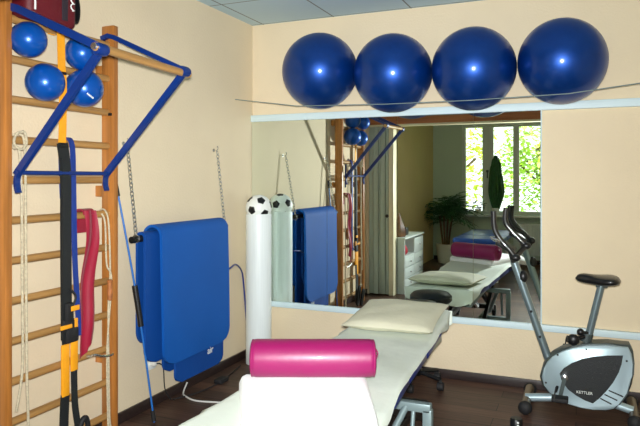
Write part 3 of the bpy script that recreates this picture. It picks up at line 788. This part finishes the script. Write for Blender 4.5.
for t_ in (0.25, 0.5):
    b = B(); p = Vector((2.25, -0.38, 0.30)).lerp(Vector((2.047, -0.38, 0.89)), t_)
    sphere(b, p + Vector((0.0, -0.024, 0)), 0.008, 10, 8); obj('post_bolt', b, M['black'], bk)
b = B(); sphere(b, (2.10, -0.38, 0.80), 0.03, 14, 10, (1, 1, 1.3)); obj('knob', b, M['black'], bk)
# bars
bt('handlebar', [(2.060, -0.45, 0.925), (2.05, -0.42, 0.905), (2.045, -0.38, 0.895), (2.06, -0.28, 0.92), (2.10, -0.20, 0.97)], 0.016, M['black'])
for y, path in ((-0.45, [(2.062, -0.45, 0.922), (2.03, -0.45, 0.965), (1.978, -0.45, 1.022), (1.940, -0.45, 1.093), (1.934, -0.45, 1.20)]),
                (-0.20, [(2.102, -0.20, 0.970), (2.065, -0.20, 1.01), (2.026, -0.20, 1.048), (1.975, -0.20, 1.118), (1.978, -0.20, 1.21)])):
    bt('grip', path, 0.0165, M['foamgrip'])
    b = B(); sphere(b, path[0], 0.026, 16, 10, (1.2, 1, 0.9)); obj('bar_end', b, M['black'], bk)
b = B(); box(b, (1.94, -0.45, 0.965), (2.06, -0.31, 1.00), 0.012, rot=Euler((0, 0.5, 0)).to_matrix(), seg=3); con = obj('console', b, M['black'], bk)
b = B(); sphere(b, (1.945, -0.44, 1.025), 0.04, 20, 12, (0.9, 1.2, 0.35), Euler((0, 0.5, 0.4)).to_matrix()); obj('console_trim', b, M['chrome'], con)
bt('console_stem', [(2.047, -0.38, 0.885), (2.02, -0.38, 0.975)], 0.018, M['black'], sm=False)
# seat
bt('seat_post', [(2.455, -0.38, 0.42), (2.537, -0.38, 0.785)], 0.021, M['postgrey'])
b = B(); tube(b, [(2.450, -0.38, 0.44), (2.463, -0.38, 0.49)], 0.032, 16); obj('post_collar', b, M['gunmetal'], bk)
b = B(); tube(b, [(2.452, -0.395, 0.475), (2.395, -0.44, 0.462)], 0.012, 10); sphere(b, (2.385, -0.445, 0.458), 0.034, 18, 12, (1, 0.7, 1)); obj('adjuster_knob', b, M['black'], bk)
b = B(); tube(b, [(2.46, -0.395, 0.495), (2.428, -0.43, 0.503)], 0.009, 10); sphere(b, (2.424, -0.434, 0.505), 0.021, 14, 10); obj('locking_knob', b, M['black'], bk)
# saddle: nose to the left, wide back to the right
b = B(); N = 22; K = 20; rings = []
for i in range(N + 1):
    t_ = i / N
    x = 2.395 + 0.245 * t_
    w = 0.035 + 0.085 * (1 / (1 + math.exp(-(t_ - 0.5) * 9))); 
    env = math.sqrt(max(0.0, 1 - abs(2 * t_ - 1) ** 4.5)); w *= env; h = 0.030 * env
    zc = 0.808 - 0.006 + 0.012 * math.sin(t_ * PI * 1.1) - 0.006 * t_ * 0 + (0.008 * math.cos(t_ * 2 * PI))
    ring = []
    for k in range(K):
        a = 2 * PI * k / K
        ca, sa = math.cos(a), math.sin(a)
        ring.append(b.verts.new((x, -0.38 + max(w, .002) * ca, zc + max(h, .002) * (abs(sa) ** 0.8) * (1 if sa > 0 else -1))))
    rings.append(ring)
for i in range(N):
    for k in range(K): b.faces.new((rings[i][k], rings[i][(k + 1) % K], rings[i + 1][(k + 1) % K], rings[i + 1][k]))
b.faces.new(rings[0]); b.faces.new(rings[-1])
obj('saddle', b, M['foamgrip'], bk, angle=60)
b = B(); box(b, (2.505, -0.40, 0.765), (2.57, -0.36, 0.79), 0.006); obj('saddle_clamp', b, M['gunmetal'], bk)
# cranks and pedals
b = B(); lathe(b, [(0.006, -0.5), (0.018, -0.495), (0.02, -0.45)], (2.34, 0.0, 0.245), 16, 'y'); obj('crank_hub', b, M['chrome'], bk)
for s in (-1, 1):
    yc = -0.38 + s * 0.115
    e = (2.316, 0.135) if s < 0 else (2.364, 0.355)
    b = B(); tube(b, [(2.34, yc, 0.245), (e[0], yc, e[1])], 0, up=(0, 1, 0), flat=(0.011, 0.006)); tube(b, [(2.34, -0.38 + s * 0.07, 0.245), (2.34, yc, 0.245)], 0.01, 10); obj('crank', b, M['chrome'] if s > 0 else M['gunmetal'], bk)
    b = B(); yo0, yo1 = (yc - 0.085, yc - 0.008) if s < 0 else (yc + 0.008, yc + 0.085)
    box(b, (e[0] - 0.045, yo0, e[1] - 0.012), (e[0] + 0.045, yo1, e[1] + 0.012), 0.006)
    tube(b, smooth_path([(e[0] - 0.03, yo0 - 0.004, e[1]), (e[0] - 0.025, yo0 + 0.01, e[1] + 0.045), (e[0] - 0.02, (yo0 + yo1) / 2, e[1] + 0.055), (e[0] - 0.015, yo1, e[1] + 0.04)], 5), 0, flat=(0.018, 0.003))
    obj('pedal', b, M['rubber'], bk)
# feet
b = B(); tube(b, [(2.115, -0.38, 0.065), (2.30, -0.38, 0.09)], 0.024, 14); obj('front_tube', b, M['silver'], bk)
b = B(); tube(b, [(2.58, -0.38, 0.10), (2.70, -0.38, 0.07)], 0.024, 14); obj('rear_tube', b, M['silver'], bk)
for x, y0, y1 in ((2.122, -0.50, -0.14), (2.705, -0.50, -0.14)):
    b = B(); tube(b, [(x, y0, 0.052), (x, y1, 0.052)], 0.027, 16); sz = obj('stabilizer', b, M['bronze'], bk)
    for y in (y0, y1):
        b = B(); sphere(b, (x, y, 0.042), 0.041, 18, 12, (1, 0.75, 1.0)); obj('end_foot', b, M['rubber'], sz)
# small black cylinder on the floor in front
o = thing('hand_weight', 'small black cylinder with white marks standing on the floor before the bike', 'hand weight', (2.105, -0.83, 0))
b = B(); lathe(b, [(0.030, 0.0), (0.033, 0.004), (0.033, 0.092), (0.029, 0.097)], (2.105, -0.83, 0), 24); obj('cylinder', b, M['black'], o)
b = B()
for i in range(5): box(b, (2.112, -0.8645, 0.015 + 0.016 * i), (2.122, -0.8615, 0.024 + 0.016 * i))
obj('white_marks', b, M['white'], o)

# ------------------------------------------------------------------ socket, cords
o = thing('wall_socket', 'white wall socket low on the left wall under the mats', 'socket', (0, -1.27, 0.27))
b = B(); box(b, (0, -1.31, 0.23), (0.012, -1.23, 0.31), 0.004); obj('plate', b, M['white'], o)
b = B(); lathe(b, [(0.02, 0.0), (0.018, 0.03), (0.008, 0.038)], (0.010, -1.27, 0.27), 14, 'x'); o = obj('power_plug', b, M['cord'], None, (0.010, -1.27, 0.27)); tag(o, 'pale plug with hanging lead in the low wall socket', 'plug')
b = B(); tube(b, smooth_path([(0.045, -1.27, 0.27), (0.06, -1.25, 0.265), (0.045, -1.20, 0.22), (0.035, -1.17, 0.08), (0.05, -1.13, 0.006)], 8), 0.0035, 8); pl = obj('lead', b, M['rubber'], o)
b = B(); tube(b, smooth_path([(0.03, -0.93, 0.05), (0.05, -1.0, 0.006), (0.11, -1.05, 0.006), (0.2, -1.085, 0.006), (0.33, -1.06, 0.006), (0.45, -1.02, 0.006), (0.62, -1.05, 0.006), (0.95, -1.25, 0.006), (1.25, -1.4, 0.006)], 10), 0.0055, 8)
o = obj('floor_cable', b, M['cord'], None, (0.5, -1.35, 0)); tag(o, 'white cable curving across dark floor toward the massage table', 'cable')
b = B(); tube(b, smooth_path([(0.06, -1.12, 0.006), (0.12, -1.0, 0.006), (0.15, -0.85, 0.006), (0.15, -0.69, 0.006), (0.13, -0.56, 0.006), (0.09, -0.34, 0.006)], 10), 0.0045, 8)
box(b, (0.12, -0.75, 0.0), (0.18, -0.65, 0.028), 0.006)
o = obj('floor_cable', b, M['rubber'], None, (0.13, -0.8, 0)); tag(o, 'black cable with small adapter on the floor under the mats', 'cable')
b = B(); tube(b, smooth_path([(0.12, -0.74, 0.735), (0.15, -0.60, 0.765), (0.10, -0.43, 0.77), (0.035, -0.24, 0.70), (0.014, -0.17, 0.60), (0.012, -0.12, 0.3), (0.025, -0.10, 0.065)], 8), 0.0065, 8)
o = obj('wall_cable', b, M['navy'], None, (0.05, -0.4, 0.1)); tag(o, 'dark cable arching from behind the mats toward the white tube', 'cable')

# ------------------------------------------------------------------ annex: things seen in the mirror
cb = thing('white_cabinet', 'white cabinet of drawers in the far room, seen in the mirror', 'cabinet', (0.23, -3.4, 0))
CX0, CX1, CY0, CY1, CZ = 0.02, 0.44, -3.90, -2.97, 0.68
b = B()
box(b, (CX0, CY0, 0.0), (CX0 + 0.016, CY1, CZ - 0.02)); box(b, (CX0 + 0.016, CY0, 0.03), (CX1 - 0.02, CY0 + 0.02, CZ - 0.02)); box(b, (CX0 + 0.016, CY1 - 0.02, 0.0), (CX1, CY1, CZ - 0.02))
box(b, (CX0 + 0.016, CY0, 0.0), (CX1 - 0.02, CY1 - 0.02, 0.05)); box(b, (CX0 + 0.016, (CY0 + CY1) / 2 - 0.01, 0.05), (CX1, (CY0 + CY1) / 2 + 0.01, CZ - 0.02))
box(b, (CX0 + 0.016, CY0 + 0.02, 0.44), (CX1, CY1 - 0.02, 0.458))
obj('carcass', b, M['lacquer'], cb)
b = B(); box(b, (CX0, CY0 - 0.01, CZ - 0.02), (CX1 + 0.012, CY1 + 0.01, CZ), 0.003); obj('cabinet_top', b, M['lacquer'], cb)
cm = (CY0 + CY1) / 2
for (a, c) in ((CY0 + 0.022, cm - 0.012), (cm + 0.012, CY1 - 0.022)):
    for r_ in range(3 if a > cm else 4):
        z0 = 0.055 + 0.13 * r_ + (0.0 if r_ < 3 else 0.012); z1 = z0 + (0.122 if r_ < 3 else 0.18)
        b = B(); box(b, (CX1 - 0.015, a, z0), (CX1 + 0.004, c, z1), 0.003); dr = obj('drawer', b, M['lacquer'], cb)
        b = B(); lathe(b, [(0.006, 0.003), (0.012, 0.02), (0.004, 0.026)], (CX1, (a + c) / 2, (z0 + z1) / 2), 12, 'x'); obj('knob', b, M['chrome'], dr)
b = B(); lathe(b, [(0.06, 0.0), (0.078, 0.02), (0.08, 0.06), (0.06, 0.11), (0.02, 0.13)], (0.35, -3.14, 0.459), 20); o = obj('red_cushion', b, M['redcloth'], None, (0.35, -3.14, 0.459)); tag(o, 'red rounded bundle in the open shelf of the white cabinet', 'bundle')
b = B(); lathe(b, [(0.075, 0.0), (0.085, 0.02), (0.08, 0.09), (0.055, 0.16), (0.03, 0.22), (0.008, 0.29)], (0.335, -3.10, CZ), 6)
o = obj('pointed_lantern', b, M['bronzevase'], None, (0.3, -3.1, CZ), 20); tag(o, 'brown pointed lantern on the white cabinet, seen in the mirror', 'lantern')
b = B(); box(b, (0.25, -3.42, CZ), (0.37, -3.30, CZ + 0.10), 0.012); o = obj('small_speaker', b, M['black'], None, (0.31, -3.36, CZ))
tag(o, 'small black box on the white cabinet beside the brown lantern', 'speaker'); b = B(); lathe(b, [(0.03, 0), (0.03, 0.004)], (0.31, -3.301, CZ + 0.05), 16, 'y'); obj('grille', b, M['gunmetal'], o)

def leaf(bm, base, dirv, L, w, droop, n=5):
    d = Vector(dirv).normalized(); side = d.cross(Vector((0, 0, 1)))
    side = side.normalized() if side.length > 1e-4 else Vector((1, 0, 0))
    prev = None
    for i in range(n + 1):
        t_ = i / n
        p = Vector(base) + d * (L * t_) + Vector((0, 0, -droop * L * t_ * t_))
        ww = w * math.sin(PI * (0.12 + 0.86 * t_)) * 0.5
        a = bm.verts.new(p + side * ww); c = bm.verts.new(p - side * ww); m_ = bm.verts.new(p + Vector((0, 0, -ww * 0.5)))
        if prev: bm.faces.new((prev[0], prev[2], m_, a)); bm.faces.new((prev[2], prev[1], c, m_))
        prev = (a, c, m_)

pm = thing('potted_palm', 'bushy potted palm in the far corner, seen in the mirror', 'plant', (0.32, -5.95, 0))
b = B(); lathe(b, [(0.11, 0.0), (0.13, 0.01), (0.165, 0.30), (0.17, 0.32), (0.155, 0.32), (0.15, 0.29)], (0.32, -5.95, 0), 28); pt = obj('pot', b, M['cer'], pm)
b = B(); lathe(b, [(0.15, 0.27), (0.12, 0.295)], (0.32, -5.95, 0), 20); obj('soil', b, M['soil'], pt)
b = B(); rr = random.Random(3)
for k in range(4): tube(b, smooth_path([(0.32 + 0.03 * k - .045, -5.95, 0.27), (0.32 + 0.05 * k - .075, -5.95 + 0.02 * k, 0.5), (0.32 + 0.07 * k - .1, -5.93, 0.78)], 4), 0.016, 8)
obj('stem', b, M['bark'], pm)
b = B()
for k in range(76):
    az = rr.uniform(0, 2 * PI); el = rr.uniform(0.15, 1.1); L = rr.uniform(0.32, 0.54)
    bx, bz = 0.34 + rr.uniform(-0.08, 0.10), rr.uniform(0.68, 0.97)
    d = Vector((math.cos(az) * math.cos(el), math.sin(az) * math.cos(el) * 0.7, math.sin(el)))
    spine = [Vector((bx, -5.93, bz)) + d * (L * t_) + Vector((0, 0, -0.45 * L * t_ * t_)) for t_ in [i / 6 for i in range(7)]]
    tube(b, spine, 0.004, 5)
    for i in range(1, 7):
        for s in (-1, 1):
            sd = Vector((-d.y, d.x, 0)).normalized() * s
            leaf(b, spine[i], d * 0.8 + sd * 0.8 + Vector((0, 0, -0.15)), 0.15, 0.030, 0.4, 3)
for v in b.verts:
    v.co.x = max(v.co.x, 0.02); v.co.y = max(v.co.y, YF + 0.16) if v.co.z < 0.9 else max(v.co.y, YF + 0.16)
obj('fronds', b, M['leafdark'], pm)

ct = thing('potted_cactus', 'tall columnar cactus in white pot on the far window sill', 'plant', (1.07, YF + 0.07, WZ0))
b = B(); lathe(b, [(0.045, 0), (0.05, 0.005), (0.062, 0.10), (0.064, 0.115), (0.055, 0.115), (0.052, 0.10)], (1.07, YF + 0.07, WZ0), 20); obj('pot', b, M['white'], ct)
b = B(); rr = random.Random(5)
for k in range(17):
    an = 2.4 * k; r_ = 0.028 * math.sqrt(k); h_ = 1.02 - 0.018 * k + rr.uniform(-0.12, 0.03)
    x, y = 1.07 + 0.3 * r_ * math.cos(an), YF + 0.07 + 0.2 * r_ * math.sin(an)
    x2, y2 = 1.07 + r_ * 1.15 * math.cos(an), YF + 0.09 + 0.55 * r_ * math.sin(an)
    path = smooth_path([(x, y, WZ0 + 0.08), (x2, y2, WZ0 + 0.36), (x2 * 0.9 + 0.107, y2, WZ0 + h_ * 0.75), (x2 * 0.7 + 0.321, y2, WZ0 + h_)], 6)
    tube(b, path, [0.026] * (len(path) - 3) + [0.022, 0.016, 0.006], 8)
obj('cactus_stems', b, M['cactus'], ct)
vn = thing('sill_plant', 'small leafy plant on the far window sill left of the cactus', 'plant', (0.78, YF + 0.07, WZ0))
b = B(); lathe(b, [(0.04, 0), (0.052, 0.08), (0.054, 0.09), (0.046, 0.09)], (0.78, YF + 0.07, WZ0), 18); obj('pot', b, M['cer'], vn)
b = B()
for k in range(46):
    az = rr.uniform(0, 2 * PI)
    leaf(b, (0.78 + rr.uniform(-.10, .10), YF + 0.08 + rr.uniform(-.03, .03), WZ0 + 0.06 + rr.uniform(0.0, 0.17)), (math.cos(az), 0.4 * math.sin(az), 0.5), 0.06, 0.04, 0.5, 3)
for v in b.verts: v.co.y = max(v.co.y, YF + 0.0)
obj('leaves', b, M['leafdark'], vn)

cz = thing('treatment_couch', 'bright blue treatment couch on white legs in the far room', 'couch', (1.2, -4.6, 0))
b = B(); box(b, (0.80, -5.62, 0.53), (1.45, -4.60, 0.60), 0.02, seg=3); obj('cushion', b, M['couchblue'], cz)
b = B(); box(b, (0.80, -4.59, 0.53), (1.45, -4.05, 0.60), 0.02, seg=3); obj('cushion', b, M['couchblue'], cz)
b = B(); box(b, (0.92, -5.93, 0.50), (1.34, -5.64, 0.555), 0.018, seg=3); obj('headrest', b, M['navy'], cz)
b = B(); box(b, (0.88, -5.7, 0.49), (0.92, -4.12, 0.53)); box(b, (1.33, -5.7, 0.49), (1.37, -4.12, 0.53)); 
for y in (-5.4, -4.3): box(b, (0.88, y, 0.49), (1.37, y + 0.04, 0.529))
obj('couch_frame', b, M['white'], cz)
for x in (0.90, 1.35):
    for y in (-5.38, -4.28):
        b = B(); box(b, (x - 0.018, y - 0.018, 0.0), (x + 0.018, y + 0.018, 0.495), 0.003); obj('leg', b, M['white'], cz)
b = B(); box(b, (0.90, -4.30, 0.08), (1.35, -4.26, 0.11)); obj('stretcher', b, M['white'], cz)
b = B(); box(b, (0.90, -5.40, 0.08), (1.35, -5.36, 0.11)); tube(b, [(0.90, -5.38, 0.1), (1.35, -5.38, 0.48)], 0.012, 8); obj('stretcher', b, M['white'], cz)

rd = thing('radiator', 'pale ribbed radiator beneath the far window, seen in the mirror', 'radiator', (1.9, YF + 0.06, 0.12))
b = B(); box(b, (1.35, YF + 0.03, 0.14), (2.75, YF + 0.09, 0.66), 0.008)
for k in range(34): box(b, (1.37 + 0.04 * k, YF + 0.088, 0.17), (1.39 + 0.04 * k, YF + 0.099, 0.63), 0.004)
for x in (1.5, 2.6): box(b, (x, YF, 0.55), (x + 0.03, YF + 0.04, 0.60))
obj('panel', b, M['lacquer'], rd)
b = B(); lathe(b, [(0.02, 0), (0.022, 0.06), (0.01, 0.07)], (1.28, YF + 0.06, 0.58), 12, 'x'); tube(b, [(1.28, YF + 0.06, 0.58), (1.28, YF + 0.06, 0.0)], 0.009, 8); obj('valve', b, M['white'], rd)

# ------------------------------------------------------------------ outside
b = B(); box(b, (-14, -30, -0.5), (16, YF - WT - 0.2, -0.4)); struct('ground_outside', b, M['lawn'])
tl = [(-0.9, -11.5, 3.8, 1.35), (1.25, -14.5, 3.1, 1.35), (2.7, -11.0, 3.9, 1.35), (-4.3, -15.0, 4.6, 1.8), (5.4, -14.0, 4.4, 1.8)]
labs = ['yellow green tree outside the left casement', 'low green tree outside the middle casement behind the cactus', 'pale yellow tree outside the right casement',
        'mid green tree outside, furthest left of the window', 'green tree outside, furthest right of the window']
for i, (x, y, h_, r_) in enumerate(tl):
    t = thing('garden_tree', labs[i], 'tree', (x, y, -0.4), 'trees outside the window')
    rr = random.Random(20 + i)
    b = B(); tube(b, smooth_path([(x, y, -0.4), (x + 0.1, y, h_ * 0.3), (x - 0.05, y + 0.1, h_ * 0.75)], 5), 0.09, 10)
    for k in range(5):
        an = k * 1.3; tube(b, [(x, y, h_ * 0.3 + 0.15 * k), (x + r_ * 0.6 * math.cos(an), y + r_ * 0.6 * math.sin(an), h_ * 0.5 + 0.2 * k)], 0.03, 6)
    obj('trunk', b, M['bark'], t)
    b = B()
    for k in range(1500):
        d = Vector((rr.gauss(0, 1), rr.gauss(0, 1), rr.gauss(0, 1))).normalized() * (rr.random() ** 0.4)
        p = Vector((x + d.x * r_, y + d.y * r_, h_ * 0.55 + d.z * h_ * 0.52))
        if p.z < -0.2: continue
        leaf(b, p, (rr.gauss(0, 1), rr.gauss(0, 1), rr.gauss(0, .5) + 0.2), 0.17, 0.12, 0.3, 2)
    obj('crown', b, M['leafs'][i], t)

# ------------------------------------------------------------------ light
def area(name, loc, target, power, size, color=(1, 1, 1), shape='DISK', size_y=None):
    l = bpy.data.lights.new(name, 'AREA'); l.energy = power; l.size = size; l.shape = shape; l.color = color
    if size_y: l.size_y = size_y
    o = bpy.data.objects.new(name, l); COL.objects.link(o); o.location = loc
    o.rotation_euler = (Vector(target) - Vector(loc)).to_track_quat('-Z', 'Y').to_euler()
    return o
CAM = Vector((2.4567, -4.355, 1.40)); YAW = 0.40557
fwd = Vector((-math.sin(YAW), math.cos(YAW), 0))
fl = area('camera_flash', CAM + Vector((0, 0, 0.06)), CAM + fwd * 3 + Vector((0, 0, 0.05)), 84, 0.07, (0.98, 1.0, 1.0))
fl.data.spread = math.radians(118)
po = area('window_portal', (1.73, YF - 0.02, 1.555), (1.73, 0, 1.555), 1, 2.3, shape='RECTANGLE', size_y=1.5)
po.data.cycles.is_portal = True
w = bpy.data.worlds.new('World'); scn.world = w; w.use_nodes = True
nt = w.node_tree; bg_ = nt.nodes['Background']
sky = nt.nodes.new('ShaderNodeTexSky'); sky.sky_type = 'HOSEK_WILKIE'; sky.turbidity = 6; sky.sun_direction = Vector((0.5, -0.5, 0.7)).normalized()
mxw = nt.nodes.new('ShaderNodeMix'); mxw.data_type = 'RGBA'; mxw.inputs['Factor'].default_value = 0.75
mxw.inputs['B'].default_value = (0.95, 1.0, 1.0, 1)
nt.links.new(sky.outputs['Color'], mxw.inputs['A']); nt.links.new(mxw.outputs['Result'], bg_.inputs['Color'])
bg_.inputs['Strength'].default_value = 3.4
sl = bpy.data.lights.new('sun', 'SUN'); sl.energy = 9; sl.angle = 0.02; sl.color = (1, 0.97, 0.88)
so = bpy.data.objects.new('sun', sl); COL.objects.link(so); so.location = (0, 0, 8); so.rotation_euler = Vector((0.15, -0.6, -0.75)).to_track_quat('-Z', 'Y').to_euler()

# ------------------------------------------------------------------ camera
cam = bpy.data.cameras.new('camera'); co = bpy.data.objects.new('camera', cam); COL.objects.link(co)
co.location = CAM; co.rotation_euler = (PI / 2, 0, YAW)
cam.sensor_fit = 'HORIZONTAL'; cam.sensor_width = 36; cam.lens = 36 * 621.0 / 640
cam.shift_x = 0; cam.shift_y = -(213 - 178.3) / 640.0
cam.clip_start = 0.02
scn.camera = co
scn.view_settings.view_transform = 'Standard'; scn.view_settings.look = 'None'
scn.view_settings.exposure = 0; scn.view_settings.gamma = 1; scn.view_settings.use_curve_mapping = False
cy = scn.cycles
cy.use_denoising = True; cy.max_bounces = 10; cy.diffuse_bounces = 5; cy.glossy_bounces = 6; cy.transparent_max_bounces = 12
cy.caustics_reflective = True; cy.blur_glossy = 0.3; cy.caustics_refractive = False; cy.sample_clamp_indirect = 4
